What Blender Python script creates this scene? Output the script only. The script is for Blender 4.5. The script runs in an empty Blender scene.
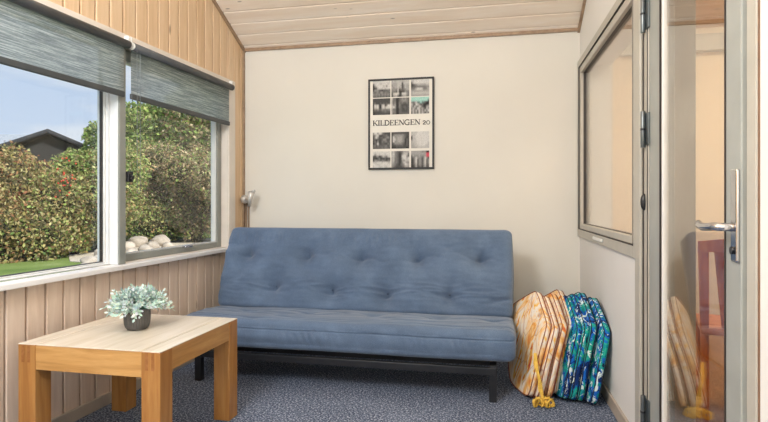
import bpy, bmesh, math, random
import numpy as np
from mathutils import Vector, Matrix, noise
random.seed(7); rng = np.random.default_rng(7)
scn = bpy.context.scene; COL = scn.collection
# ------------------------------------------------------------------ frames of reference
CORNER_L = (-2.066, 4.2); CORNER_R = (0.568, 4.2); H = 1.10
AL = math.radians(1.0); AR = math.radians(-1.0)
def LW(u, w, z):      # left wall: u towards the camera side from the corner, w outwards, z up
    return (CORNER_L[0] - math.sin(AL)*u - math.cos(AL)*w, CORNER_L[1] - math.cos(AL)*u + math.sin(AL)*w, z)
def RW(u, w, z):      # right wall
    return (CORNER_R[0] - math.sin(AR)*u + math.cos(AR)*w, CORNER_R[1] - math.cos(AR)*u - math.sin(AR)*w, z)
ID = lambda x, y, z: (x, y, z)
# ------------------------------------------------------------------ mesh builder
class MB:
    def __init__(s, T=ID): s.v = []; s.f = []; s.T = T; s.sm = []; s.col = []
    def add(s, vs, fs, smooth=False):
        n = len(s.v); s.v += [s.T(*p) for p in vs]; s.f += [tuple(i+n for i in f) for f in fs]; s.sm += [smooth]*len(fs); return s
    def box(s, a, b):
        x0,x1 = sorted((a[0],b[0])); y0,y1 = sorted((a[1],b[1])); z0,z1 = sorted((a[2],b[2]))
        return s.add([(x0,y0,z0),(x1,y0,z0),(x1,y1,z0),(x0,y1,z0),(x0,y0,z1),(x1,y0,z1),(x1,y1,z1),(x0,y1,z1)],
              [(0,3,2,1),(4,5,6,7),(0,1,5,4),(1,2,6,5),(2,3,7,6),(3,0,4,7)])
    def prism(s, poly, off):      # polygon points (3d), extruded by vector off
        n = len(poly); o = Vector(off)
        vs = [tuple(p) for p in poly] + [tuple(Vector(p)+o) for p in poly]
        return s.add(vs, [tuple(range(n))[::-1], tuple(range(n,2*n))] + [(i,(i+1)%n,(i+1)%n+n,i+n) for i in range(n)])
    def tube(s, pts, r, n=12, closed=False):
        pts = [Vector(p) for p in pts]; rs = r if isinstance(r,(list,tuple)) else [r]*len(pts)
        vs = []; fs = []; up = None
        for i, p in enumerate(pts):
            t = (pts[min(i+1,len(pts)-1)] - pts[max(i-1,0)])
            if t.length < 1e-9: t = Vector((0,0,1))
            t.normalize()
            if up is None: up = Vector((0,0,1)) if abs(t.z) < .9 else Vector((1,0,0))
            a = t.cross(up).normalized(); b = a.cross(t).normalized(); up = b
            for k in range(n):
                q = p + (a*math.cos(2*math.pi*k/n) + b*math.sin(2*math.pi*k/n))*rs[i]; vs.append(tuple(q))
        for i in range(len(pts)-1):
            for k in range(n): fs.append((i*n+k, i*n+(k+1)%n, (i+1)*n+(k+1)%n, (i+1)*n+k))
        m = len(pts)
        if closed:
            for k in range(n): fs.append(((m-1)*n+k,(m-1)*n+(k+1)%n,(k+1)%n,k))
        s.add(vs, fs, True)
        if not closed:
            b0 = len(s.v)-m*n; s.f += [tuple(b0+k for k in range(n))[::-1], tuple(b0+(m-1)*n+k for k in range(n))]; s.sm += [False]*2
        return s
    def lathe(s, prof, c, n=48, rib=None):
        vs = []; fs = []
        for (r, z) in prof:
            for k in range(n):
                a = 2*math.pi*k/n; rr = r*(1 + (rib(a, z) if rib else 0)); vs.append((c[0]+rr*math.cos(a), c[1]+rr*math.sin(a), c[2]+z))
        for i in range(len(prof)-1):
            for k in range(n): fs.append((i*n+k, i*n+(k+1)%n, (i+1)*n+(k+1)%n, (i+1)*n+k))
        return s.add(vs, fs, True)
    def ball(s, c, r, n=16):
        prof = [(max(1e-4, math.sin(math.pi*i/10))*1, -math.cos(math.pi*i/10)) for i in range(11)]
        rx, ry, rz = r if isinstance(r, tuple) else (r,r,r); vs = []; fs = []
        for (q, z) in prof:
            for k in range(n): a = 2*math.pi*k/n; vs.append((c[0]+rx*q*math.cos(a), c[1]+ry*q*math.sin(a), c[2]+rz*z))
        for i in range(10):
            for k in range(n): fs.append((i*n+k, i*n+(k+1)%n, (i+1)*n+(k+1)%n, (i+1)*n+k))
        return s.add(vs, fs, True)
    def build(s, name, mat, parent=None, bevel=0, label=None, kind=None, org=None, seg=2):
        me = bpy.data.meshes.new(name)
        V = np.array(s.v, dtype=float)
        if parent is not None: o0 = ORG[parent.name]
        elif org is not None: o0 = Vector(org)
        else: o0 = Vector(((V[:,0].min()+V[:,0].max())/2, (V[:,1].min()+V[:,1].max())/2, V[:,2].min()))
        V = V - np.array(o0)
        me.from_pydata(V.tolist(), [], s.f); me.polygons.foreach_set('use_smooth', s.sm)
        bm = bmesh.new(); bm.from_mesh(me); bmesh.ops.recalc_face_normals(bm, faces=bm.faces); bm.to_mesh(me); bm.free()
        if s.col:
            ca = me.color_attributes.new('col', 'FLOAT_COLOR', 'CORNER')
            arr = []
            for p, c in zip(me.polygons, s.col): arr += [c[0], c[1], c[2], 1.0]*p.loop_total
            ca.data.foreach_set('color', arr)
        me.materials.append(mat); me.update()
        o = bpy.data.objects.new(name, me); COL.objects.link(o)
        if parent is not None: o.parent = parent
        else: o.location = o0
        ORG[o.name] = o0
        if bevel:
            m = o.modifiers.new('bevel', 'BEVEL'); m.width = bevel; m.segments = seg; m.limit_method = 'ANGLE'; m.angle_limit = math.radians(40)
        if label: o['label'] = label
        if kind: o['kind'] = kind
        return o
ORG = {}
def tag(o, label, cat, group=None, kind=None):
    o['label'] = label; o['category'] = cat
    if group: o['group'] = group
    if kind: o['kind'] = kind
    return o
def thing(name, label, cat, loc, group=None):
    o = bpy.data.objects.new(name, None); o.empty_display_size = .1; COL.objects.link(o); o.location = loc; ORG[o.name] = Vector(loc)
    return tag(o, label, cat, group)
def struct(name, mb, mat, bevel=0): return mb.build(name, mat, bevel=bevel, kind='structure')
def structroot(name, loc):
    o = bpy.data.objects.new(name, None); o.empty_display_size = .1; COL.objects.link(o); o.location = loc; ORG[o.name] = Vector(loc); o['kind'] = 'structure'; return o
# ------------------------------------------------------------------ materials
def srgb(r, g, b):
    f = lambda c: (c/255/12.92) if c/255 <= .04045 else ((c/255+.055)/1.055)**2.4
    return (f(r), f(g), f(b), 1)
class M:
    def __init__(s, name, col=(128,128,128), rough=.6, metal=0, spec=.5):
        s.m = bpy.data.materials.new(name); s.m.use_nodes = True; s.nt = s.m.node_tree; s.n = s.nt.nodes; s.l = s.nt.links
        s.b = s.n['Principled BSDF']; s.out = s.n['Material Output']
        s.b.inputs['Base Color'].default_value = srgb(*col); s.b.inputs['Roughness'].default_value = rough
        s.b.inputs['Metallic'].default_value = metal; s.b.inputs['Specular IOR Level'].default_value = spec
    def nd(s, t, **kw):
        n = s.n.new(t)
        for k, v in kw.items():
            if k in n.inputs: n.inputs[k].default_value = v
            else: setattr(n, k, v)
        return n
    def co(s, scale=(1,1,1), rot=(0,0,0), src='Object'):
        if src == 'pos': o = s.nd('ShaderNodeNewGeometry').outputs['Position']
        else: o = s.nd('ShaderNodeTexCoord').outputs[src]
        mp = s.nd('ShaderNodeMapping'); mp.inputs['Scale'].default_value = scale; mp.inputs['Rotation'].default_value = rot
        s.l.new(o, mp.inputs['Vector']); return mp.outputs[0]
    def noise(s, vec, scale=5, detail=4, rough=.5, dist=0):
        n = s.nd('ShaderNodeTexNoise', Scale=scale, Detail=detail, Roughness=rough, Distortion=dist); s.l.new(vec, n.inputs['Vector']); return n.outputs['Fac']
    def ramp(s, fac, stops, interp='LINEAR'):
        r = s.nd('ShaderNodeValToRGB'); e = r.color_ramp.elements; r.color_ramp.interpolation = interp
        while len(e) < len(stops): e.new(.5)
        for x, (p, c) in zip(e, stops): x.position = p; x.color = srgb(*c) if len(c) == 3 else c
        s.l.new(fac, r.inputs[0]); return r.outputs[0]
    def mix(s, fac, a, b, mode='MIX'):
        m = s.nd('ShaderNodeMix', data_type='RGBA', blend_type=mode)
        for i, v in ((0, fac), (6, a), (7, b)):
            if hasattr(v, 'links') or hasattr(v, 'is_linked'): s.l.new(v, m.inputs[i])
            else: m.inputs[i].default_value = v
        return m.outputs[2]
    def base(s, c): s.l.new(c, s.b.inputs['Base Color']); return s
    def bump(s, h, strength=.3, dist=.01):
        b = s.nd('ShaderNodeBump', Strength=strength, Distance=dist); s.l.new(h, b.inputs['Height']); s.l.new(b.outputs[0], s.b.inputs['Normal']); return s
BW = ((0,0,0,1), (1,1,1,1))
def wood(name, c0, c1, c2, axis='z', rough=.5, knots=True, kf=1.0, grain=1.0, board=None, contrast=1):
    m = M(name, rough=rough)
    sc = {'x': (1.2,14,14), 'y': (14,1.2,14), 'z': (14,14,1.2)}[axis]
    g = m.noise(m.co(sc, src='pos'), 1.6*grain, 6, .6, .6)
    c = m.ramp(g, [(.28, c0), (.52, c1), (.75, c2)])
    fine = m.noise(m.co(tuple(q*5 for q in sc), src='pos'), 3, 3, .6)
    c = m.mix(m.ramp(fine, [(.35, (0,0,0,1)), (.7, (.22,.22,.22,1))]), c, srgb(*c0))
    if board:       # each board its own tone
        ax, pitch, off = board
        sep = m.nd('ShaderNodeSeparateXYZ'); m.l.new(m.co(src='pos'), sep.inputs[0])
        a = m.nd('ShaderNodeMath', operation='MULTIPLY_ADD'); a.inputs[1].default_value = 1/pitch; a.inputs[2].default_value = off; m.l.new(sep.outputs[ax], a.inputs[0])
        fl = m.nd('ShaderNodeMath', operation='FLOOR'); m.l.new(a.outputs[0], fl.inputs[0])
        wn = m.nd('ShaderNodeTexWhiteNoise', noise_dimensions='1D'); m.l.new(fl.outputs[0], wn.inputs['W'])
        c = m.mix(m.ramp(wn.outputs['Value'], [(0, (0,0,0,1)), (1, (.5,.5,.5,1))]), c, srgb(*c2))
    if knots:
        ks = {'x': (2.2,7,7), 'y': (7,2.2,7), 'z': (7,7,2.2)}[axis]
        v = m.nd('ShaderNodeTexVoronoi', Scale=kf, Randomness=1.0); m.l.new(m.co(ks, src='pos'), v.inputs['Vector'])
        k = m.ramp(v.outputs['Distance'], [(.05, (.8,.8,.8,1)), (.10, (0,0,0,1))])
        c = m.mix(k, c, srgb(*[int(q*.62) for q in c0]))
    m.base(c); m.bump(fine, .08, .002); return m.m
def plain(name, col, rough=.6, metal=0, var=6, vs=12, bump=0, spec=.5):
    m = M(name, col, rough, metal, spec)
    lo = tuple(max(0, c-var) for c in col); hi = tuple(min(255, c+var) for c in col)
    n = m.noise(m.co(src='pos'), vs, 4); m.base(m.ramp(n, [(.3, lo), (.7, hi)]))
    if bump: m.bump(m.noise(m.co(src='pos'), vs*12, 3), bump, .003)
    return m.m
MT = {}
MT['wall'] = plain('painted_wall', (221,218,209), .75, var=2, vs=2, bump=.12)
MT['white_wall'] = plain('white_painted_wall', (230,228,224), .65, var=2, vs=3, bump=.08)
MT['panel_low'] = wood('whitewashed_panelling', (194,170,150), (216,194,174), (228,210,192), 'z', .55, board=(1,.107,.25))
MT['panel_up'] = wood('pine_panelling', (206,172,132), (222,190,152), (232,206,172), 'z', .5, board=(1,.107,.25))
MT['ceil'] = wood('whitewashed_ceiling_boards', (232,214,194), (240,227,211), (246,237,226), 'x', .55, grain=.7, kf=2.0)
MT['trim_wood'] = wood('brown_pine_trim', (138,112,88), (160,134,108), (178,152,126), 'y', .5, knots=False)
MT['white_wood'] = plain('white_glazed_casing', (226,217,206), .45, var=5, vs=9)
MT['sill'] = plain('white_sill_paint', (232,230,228), .3, var=3)
MT['frame_white'] = plain('white_lacquered_frame', (222,224,224), .3, var=3)
MT['frame_grey'] = plain('grey_lacquered_frame', (158,161,156), .4, var=4)
MT['frame_taupe'] = plain('taupe_lacquered_frame', (182,178,167), .38, var=4)
MT['sash_grey'] = plain('grey_green_lacquer_and_shade', (140,143,136), .4, var=4)  # lacquer of the sash, also the shaded front of the post
MT['frame_dark'] = plain('dark_gasket', (52,46,42), .5, var=3)
MT['bead'] = plain('bright_glazing_bead', (214,214,210), .25, var=3)
MT['chair_edge'] = plain('brown_edge_wood', (122,92,70), .6, var=6)
MT['chrome'] = M('polished_chrome', (205,205,208), .14, 1).m
MT['hinge'] = M('brushed_hinge_metal', (110,116,118), .35, .8).m
MT['blind_tube'] = plain('charcoal_blind_tube', (78,80,82), .5, var=4)
MT['blind_bar'] = plain('charcoal_blind_bar', (66,70,72), .45, var=4)
MT['plastic'] = plain('white_plastic', (232,232,228), .35, var=2)
MT['black'] = plain('black_plastic', (24,24,26), .4, var=3)
MT['black_metal'] = plain('black_coated_metal', (27,29,34), .4, var=4)
MT['poster_frame'] = plain('black_picture_frame', (12,12,12), .5, var=1)
MT['poster_paper'] = plain('poster_paper', (226,223,214), .6, var=2)
MT['ink'] = plain('dark_ink', (40,38,36), .7, var=2)
MT['baseboard'] = plain('taupe_baseboard', (176,164,150), .5, var=4)
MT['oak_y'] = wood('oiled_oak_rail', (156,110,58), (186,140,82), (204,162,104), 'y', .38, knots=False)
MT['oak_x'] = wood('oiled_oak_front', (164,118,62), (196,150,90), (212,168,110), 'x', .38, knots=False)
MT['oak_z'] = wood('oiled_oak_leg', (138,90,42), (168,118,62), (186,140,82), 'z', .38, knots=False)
MT['oak_top'] = wood('oak_top_reflect', (212,200,180), (224,214,197), (232,224,211), 'y', .18, knots=False)  # paler than the rails: window reflection put into the colour
MT['oak_dark'] = plain('oak_end_grain', (150,98,52), .5, var=10, vs=60)
MT['nickel'] = M('satin_nickel', (200,198,194), .32, .45).m
MT['copper'] = M('copper_pipe', (150,128,108), .45, .2).m
# carpet
m = M('blue_grey_carpet', rough=.95, spec=.1)
n1 = m.noise(m.co(src='pos'), 95, 2, .8); n2 = m.noise(m.co(src='pos'), 230, 1, .7); n3 = m.noise(m.co(src='pos'), 3, 2)
c = m.ramp(n1, [(.36, (20,26,40)), (.47, (60,72,94)), (.53, (92,104,128)), (.62, (196,204,218))])
c = m.mix(m.ramp(n2, [(.4, (0,0,0,1)), (.7, (.45,.45,.45,1))]), c, srgb(130,142,164))
c = m.mix(.18, c, m.ramp(n3, [(.35, (58,66,84)), (.65, (112,120,138))])); m.base(c); m.bump(n1, .7, .006); MT['carpet'] = m.m
# mattress cotton
m = M('blue_cotton_cover', rough=.88, spec=.2)
n = m.noise(m.co(src='pos'), 6, 5, .6); n2 = m.noise(m.co((1,1,2), src='pos'), 260, 2)
c = m.ramp(n, [(.3, (68,87,112)), (.55, (79,99,125)), (.78, (94,114,140))]); c = m.mix(m.ramp(n2, [(.35, (0,0,0,1)), (.7, (.16,.16,.16,1))]), c, srgb(170,184,204))
m.base(c); m.bump(n2, .2, .002); m.b.inputs['Sheen Weight'].default_value = .25; MT['cotton'] = m.m
MT['cotton_dark'] = plain('blue_cotton_seam', (60,76,100), .9, var=4)
# glass
def glass(name, tint, ior, rough=0.0, mult=1.0):
    m = M(name); m.n.remove(m.b)
    t = m.nd('ShaderNodeBsdfTransparent'); t.inputs[0].default_value = tint
    g = m.nd('ShaderNodeBsdfGlossy'); g.inputs['Roughness'].default_value = rough; g.inputs[0].default_value = (mult,mult,mult,1)
    fr = m.nd('ShaderNodeFresnel', IOR=ior); mx = m.nd('ShaderNodeMixShader')
    ge = m.nd('ShaderNodeNewGeometry'); io = m.nd('ShaderNodeMix'); io.inputs[2].default_value = ior; io.inputs[3].default_value = 1/ior
    m.l.new(ge.outputs['Backfacing'], io.inputs[0]); m.l.new(io.outputs[0], fr.inputs['IOR'])
    m.l.new(fr.outputs[0], mx.inputs[0]); m.l.new(t.outputs[0], mx.inputs[1]); m.l.new(g.outputs[0], mx.inputs[2]); m.l.new(mx.outputs[0], m.out.inputs[0]); return m.m
MT['glass'] = glass('window_glass', (.97,.98,.98,1), 1.3)
MT['door_glass'] = glass('door_glass', (.92,.93,.93,1), 2.0)
# roller blind fabric
m = M('blind_fabric', rough=.9)
st = m.noise(m.co((3,3,110), src='pos'), 1.6, 4, .65, .3); fine = m.noise(m.co((30,30,300), src='pos'), 2, 2)
c = m.ramp(st, [(.36, (146,156,156)), (.5, (182,191,190)), (.64, (232,237,236))]); m.base(c)
tr = m.nd('ShaderNodeBsdfTransparent'); tl = m.nd('ShaderNodeBsdfTranslucent'); m.l.new(c, tl.inputs[0])
a = m.nd('ShaderNodeMixShader'); a.inputs[0].default_value = .6; m.l.new(m.b.outputs[0], a.inputs[1]); m.l.new(tl.outputs[0], a.inputs[2])
b = m.nd('ShaderNodeMixShader'); m.l.new(m.ramp(fine, [(.3, (.22,.22,.22,1)), (.7, (.46,.46,.46,1))]), b.inputs[0]); m.l.new(a.outputs[0], b.inputs[1]); m.l.new(tr.outputs[0], b.inputs[2])
m.l.new(b.outputs[0], m.out.inputs[0]); MT['blind'] = m.m
# vertex-colour material
def vcol(name, rough=.7, trans=0, attr='col'):
    m = M(name, rough=rough, spec=.25); a = m.nd('ShaderNodeAttribute', attribute_name=attr); m.base(a.outputs['Color'])
    if trans:
        tl = m.nd('ShaderNodeBsdfTranslucent'); m.l.new(a.outputs['Color'], tl.inputs[0]); mx = m.nd('ShaderNodeMixShader'); mx.inputs[0].default_value = trans
        m.l.new(m.b.outputs[0], mx.inputs[1]); m.l.new(tl.outputs[0], mx.inputs[2]); m.l.new(mx.outputs[0], m.out.inputs[0])
    return m.m
MT['leaf'] = vcol('garden_leaves', .6, .35); MT['print'] = vcol('printed_photograph', .6); MT['mint_leaf'] = vcol('mint_leaves', .65, .2)
# ------------------------------------------------------------------ room shell
SL = .5
def ceil_z(y): return 2.351 + SL*(4.2 - y) if y > 2.0 else 2.351 + SL*2.2
YB = -1.4
fl = MB(); fl.box((-2.35, YB-.1, -.12), (.79, 4.35, 0)); struct('floor', fl, MT['carpet'])
wb = MB(); wb.box((-2.3, 4.2, 0), (.79, 4.35, 2.5)); struct('wall_back', wb, MT['wall'])
wr = MB(); wr.box((-2.4, YB-.12, 0), (.9, YB, 3.6)); struct('wall_rear', wr, MT['wall'])
# ceiling boards running across the room
cb = MB(); pitch = .122; y = 4.26
ca = math.atan(SL)
while y > 2.0:
    y0 = y; y1 = max(2.0, y - pitch*math.cos(ca)); g = .011
    za, zb = ceil_z(y0), ceil_z(y1 + g)
    cb.prism([(-2.3, y0, za), (-2.3, y1+g, zb), (-2.3, y1+g+.0, zb+.035), (-2.3, y0, za+.035)], (2.98, 0, 0)); y = y1
cb.prism([(-2.3, 4.26, ceil_z(4.26)+.03), (-2.3, 2.0, ceil_z(2.0)+.03), (-2.3, 2.0, ceil_z(2.0)+.1), (-2.3, 4.26, ceil_z(4.26)+.1)], (2.98, 0, 0))
cb.box((-2.3, YB-.1, ceil_z(2.0)), (.68, 2.0, ceil_z(2.0)+.1))
struct('ceiling', cb, MT['ceil'], bevel=.003)
# left wall: panelling of vertical boards with a window opening u .264..3.25, z .727..2.03
WO0, WO1, WZ0, WZ1 = .25, 3.25, .735, 2.02
UEND = 5.55
def zc_u(u): return ceil_z(LW(u, 0, 0)[1])
def boards(mb, u0, u1, z0, z1=None, p=.107, off=.167):
    u = off - p*4
    while u < u1:
        a = max(u, u0); b = min(u+p, u1)
        if b - a > .008:
            g = .006; ta = (z1 if z1 else zc_u(a+g) + .01); tb = (z1 if z1 else zc_u(b-g) + .01)
            mb.prism([(a+g, 0, z0), (b-g, 0, z0), (b-g, 0, tb), (a+g, 0, ta)], (0, .020, 0))
        u += p
lo = MB(LW); boards(lo, 0, UEND, 0, WZ0-.01); lo.box((-.1, .018, 0), (UEND, .13, WZ0)); struct('wall_left', lo, MT['panel_low'], bevel=.004)
up = MB(LW); boards(up, 0, WO0, WZ0-.01); boards(up, WO0, WO1, WZ1); boards(up, WO1, UEND, WZ0-.01)
def backing(u0, u1, z0):
    up.prism([(u0, .018, z0), (u1, .018, z0), (u1, .018, zc_u(u1)+.08), (max(u0,min(u1,2.2)), .018, zc_u(max(u0,min(u1,2.2)))+.08), (u0, .018, zc_u(u0)+.08)], (0, .112, 0))
backing(-.1, WO0, WZ0); backing(WO0, WO1, WZ1); backing(WO1, UEND, WZ0)
struct('wall_left_upper', up, MT['panel_up'], bevel=.004)
bl = MB(LW); bl.box((0, -.014, 0), (UEND, 0, .062)); struct('baseboard_left', bl, MT['baseboard'], bevel=.003)
bb = MB(); bb.box((-2.06, 4.186, 0), (.56, 4.2, .065)); struct('baseboard_back', bb, MT['baseboard'], bevel=.003)
br = MB(RW); br.box((0, -.014, 0), (1.62, 0, .07)); br.box((2.715, -.014, 0), (UEND, 0, .07)); struct('baseboard_right', br, MT['baseboard'], bevel=.003)
# right wall, window opening and door opening
RT = .20; RU0, RU1, RZ0, RZ1 = .06, 1.58, .90, 2.07
DU0, DU1, DZ = 1.62, 2.712, 2.2
rw = MB(RW)
rw.box((-.12, 0, 0), (RU0, RT, 3.6)); rw.box((RU0, 0, 0), (RU1, RT, RZ0)); rw.box((RU0, 0, RZ1), (RU1, RT, 3.6)); rw.box((RU1, 0, 0), (DU0, RT, 3.6))
rw.box((DU0, 0, DZ), (DU1, RT, 3.6)); rw.box((DU1, 0, 0), (UEND, RT, 3.6)); struct('wall_right', rw, MT['white_wall'])
# thin trims where walls meet ceiling
def ridge(name, T, w0, w1):
    t = MB(T); t.prism([(0, w0, zc_u(0)-.022), (2.2, w0, zc_u(2.2)-.022), (2.2, w0, zc_u(2.2)+.01), (0, w0, zc_u(0)+.01)], (0, w1-w0, 0)); struct(name, t, MT['trim_wood'])
ridge('trim_1', LW, -.018, 0); ridge('trim_2', RW, -.018, 0)
t = MB(); t.box((-2.06, 4.18, 2.338), (.565, 4.2, 2.365)); struct('trim_3', t, MT['trim_wood'])
t = MB(LW); t.box((.0, -.012, .0), (.03, 0, zc_u(0))); struct('trim_4', t, MT['trim_wood'], bevel=.004)
# casing round the left windows
cs = MB(LW); cs.box((.168, -.012, .735), (.268, 0, 2.054)); cs.box((.268, -.012, 2.005), (3.35, 0, 2.054)); cs.box((3.25, -.012, .735), (3.35, 0, 2.005)); struct('trim_5', cs, MT['white_wood'], bevel=.003)
# sill
sl = MB(LW); sl.box((.165, -.045, .722), (3.4, .05, .748)); struct('window_sill', sl, MT['sill'], bevel=.004)
# window 1: big fixed pane; window 2: sash
def rect_frame(mb, u0, u1, z0, z1, wd, w0, w1, wt=None, wb=None):
    wt = wt or wd; wb = wb or wd
    mb.box((u0, w0, z0), (u0+wd, w1, z1)); mb.box((u1-wd, w0, z0), (u1, w1, z1)); mb.box((u0+wd, w0, z1-wt), (u1-wd, w1, z1)); mb.box((u0+wd, w0, z0), (u1-wd, w1, z0+wb))
w1 = structroot('window_1', LW(2.4, .06, .748))
f = MB(LW); rect_frame(f, 1.487, 3.25, .748, 2.02, .022, .055, .125, wb=.010); f.build('window_frame', MT['frame_white'], w1, .004)
f = MB(LW); rect_frame(f, 1.505, 3.235, .757, 1.97, .012, .068, .11, wb=.008); f.build('glazing_bead', MT['bead'], w1, .003)
f = MB(LW); rect_frame(f, 1.517, 3.226, .765, 1.96, .003, .080, .1); f.build('gasket', MT['frame_dark'], w1)
f = MB(LW); f.box((1.518, .088, .766), (3.225, .094, 1.955)); f.build('glass', MT['glass'], w1)
# mullion post
mp = MB(LW); mp.box((1.440, .006, .748), (1.492, .12, 2.02)); struct('trim_6', mp, MT['frame_white'], bevel=.003)
mp = MB(LW); mp.box((1.436, -.004, .748), (1.488, .006, 2.02)); struct('post_shade_strip', mp, MT['sash_grey'], bevel=.002)  # grey strip: shade on the post's room side put into the colour
w2 = structroot('window_2', LW(.85, .06, .748))
f = MB(LW); rect_frame(f, .25, 1.455, .740, 2.02, .022, .0, .12, wb=.012); f.build('window_frame', MT['white_wood'], w2, .003)
sh = MB(LW); rect_frame(sh, .275, 1.440, .752, 1.99, .058, .05, .11, wb=.04); sash = sh.build('sash', MT['sash_grey'], w2, .005)
f = MB(LW); rect_frame(f, .333, 1.382, .792, 1.93, .012, .06, .1, wb=.007); f.build('gasket', MT['bead'], sash, .002)
f = MB(LW); f.box((.34, .086, .798), (1.38, .092, 1.925)); f.build('glass', MT['glass'], sash)
f = MB(LW); f.box((1.396, -.022, 1.215), (1.434, .012, 1.275)); f.box((1.402, -.034, 1.228), (1.424, -.02, 1.25)); f.box((1.39, .0, 1.22), (1.43, .052, 1.27)); f.build('latch', MT['black'], sash, .004, label='small black latch')
f = MB(LW); f.box((.70, .03, .785), (.80, .05, .80)); f.tube([(.69,.024,.806),(.81,.024,.796)], .007, 8); f.build('stay_catch', MT['chrome'], sash, .002)
# roller blinds
def blind(u0, u1, label):
    r = thing('roller_blind', label, 'roller blind', LW((u0+u1)/2, -.05, 1.70), 'roller blinds over the garden windows')
    b = MB(LW); b.tube([(u0, -.040, 1.987), (u1, -.040, 1.987)], .023, 20); b.build('roller_tube', MT['blind_tube'], r)
    b = MB(LW); b.box((u0+.012, -.0205, 1.715), (u1-.012, -.0195, 1.987)); b.build('fabric', MT['blind'], r)
    b = MB(LW); b.box((u0+.010, -.029, 1.690), (u1-.010, -.011, 1.722)); b.build('bottom_bar', MT['blind_bar'], r, .005)
    for uu in (u0-.006, u1+.006):
        b = MB(LW); b.tube([(uu-.004, -.04, 1.987), (uu+.004, -.04, 1.987)], .021, 20); b.box((uu-.003, -.04, 1.985), (uu+.003, -.002, 2.04)); b.build('bracket', MT['plastic'], r, label='white end bracket')
    return r
B2 = blind(.272, 1.425, 'grey translucent roller blind over the narrower window, nearest the sofa corner')
B1 = blind(1.462, 3.20, 'grey translucent roller blind over the large pane, at the left edge of the picture')
for uu in (1.402, 1.375):
    pts = [(uu, -.052, 1.985 - .82*i/30) for i in range(31)]
    c = MB(LW); c.tube(pts, .0016, 6)
    if uu > 1.39:
        lp = [(1.402 - .0135*(1-math.cos(math.pi*i/8)), -.052, 1.165 - .016*math.sin(math.pi*i/8)) for i in range(9)]; c.tube(lp, .0016, 6)
    c.build('pull_cord', MT['hinge'], B2)
# ------------------------------------------------------------------ interior window (right wall)
w3 = structroot('window_3', RW(.8, 0, .9))
f = MB(RW); rect_frame(f, .0, 1.63, .852, 2.115, .055, -.018, .0); f.build('window_trim', MT['frame_taupe'], w3, .003)
f = MB(RW); rect_frame(f, .052, 1.585, .905, 2.065, .005, -.020, .02); f.build('trim_edge', MT['frame_dark'], w3, .002, label='dark brown inner edge')
f = MB(RW); rect_frame(f, .057, 1.58, .910, 2.06, .045, -.012, .05, wb=.036); f.build('window_frame', MT['frame_taupe'], w3, .004)
f = MB(RW); rect_frame(f, .10, 1.54, .944, 2.016, .004, .008, .04); f.build('gasket', MT['frame_dark'], w3)
f = MB(RW); f.box((.10, .018, .945), (1.54, .024, 2.015)); f.build('glass', MT['door_glass'], w3)
f = MB(RW); f.box((.66, -.03, .872), (.92, -.018, .892)); f.build('vent_cover', MT['plastic'], w3, .005, label='small white cover strip')
# ------------------------------------------------------------------ door
d1 = structroot('door_1', RW(2.2, 0, 0))
f = MB(RW); f.box((1.62, -.02, 0), (1.70, RT, DZ)); f.box((1.70, -.008, 0), (1.775, .05, DZ)); f.box((2.652, -.006, 0), (2.705, .05, DZ)); f.box((1.775, -.008, 2.12), (2.652, .05, DZ))
f.build('door_frame', MT['frame_taupe'], d1, .004)
f = MB(RW); f.box((2.705, -.003, 0), (2.7125, .05, DZ)); f.build('door_frame_edge', MT['chair_edge'], d1, .002, label='brown wooden edge strip')
f = MB(RW); f.box((1.712, -.012, 0), (1.722, -.006, DZ)); f.box((1.768, -.009, 0), (1.774, -.002, DZ)); f.build('weather_strip', MT['frame_dark'], d1)
DTILT = math.radians(-0.8); DH = 1.78
def DW(u, w, z):   # door leaf, pivoting at its hinge line
    du = u - DH; return RW(DH + du*math.cos(DTILT) - w*math.sin(DTILT)*0, w + .0 + du*math.sin(DTILT), z)
lf = MB(DW)
lf.box((1.78, -.004, .01), (1.935, .05, 2.11)); lf.box((2.552, -.004, .01), (2.648, .05, 2.11)); lf.box((1.935, -.004, .01), (2.552, .05, .14)); lf.box((1.935, -.004, 2.0), (2.552, .05, 2.11))
leaf = lf.build('door_leaf', MT['frame_grey'], d1, .004)
f = MB(DW); rect_frame(f, 1.932, 2.555, .137, 2.003, .008, -.006, .02); f.build('gasket', MT['frame_dark'], leaf)
f = MB(DW); rect_frame(f, 1.945, 2.551, .149, 1.991, .016, -.002, .02); f.build('glazing_bead', MT['bead'], leaf, .003)
f = MB(DW); f.box((1.955, .006, .16), (2.542, .012, 1.98)); f.build('glass', MT['door_glass'], leaf)
f = MB(DW); f.box((2.608, -.014, .945), (2.646, -.004, 1.185)); hp = f.build('handle_plate', MT['chrome'], leaf, .006, seg=3)
f = MB(DW)
pts = [(2.627, -.006, 1.035), (2.627, -.036, 1.035), (2.624, -.047, 1.035), (2.613, -.053, 1.036), (2.576, -.054, 1.033), (2.536, -.054, 1.031), (2.506, -.053, 1.035), (2.490, -.051, 1.042)]
f.tube(pts, [.011,.011,.011,.011,.011,.011,.011,.008], 14); f.build('lever_handle', MT['chrome'], leaf)
f = MB(DW); f.tube([(2.627, -.014, .975), (2.627, -.020, .975)], .010, 16); f.build('key_cylinder', MT['black_metal'], leaf)
for z0, z1 in ((1.80, 1.955), (1.325, 1.475), (.165, .30)):
    f = MB(RW); f.tube([(1.752, -.020, z0), (1.752, -.020, z1)], .0095, 14); f.box((1.752, -.012, z0+.01), (1.80, -.004, z1-.01))
    h = f.build('hinge', MT['hinge'], d1, .001)
    f = MB(RW); f.tube([(1.752, -.020, (z0+z1)/2-.004), (1.752, -.020, (z0+z1)/2+.004)], .0105, 14); f.build('hinge_ring', MT['black_metal'], h)
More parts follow.
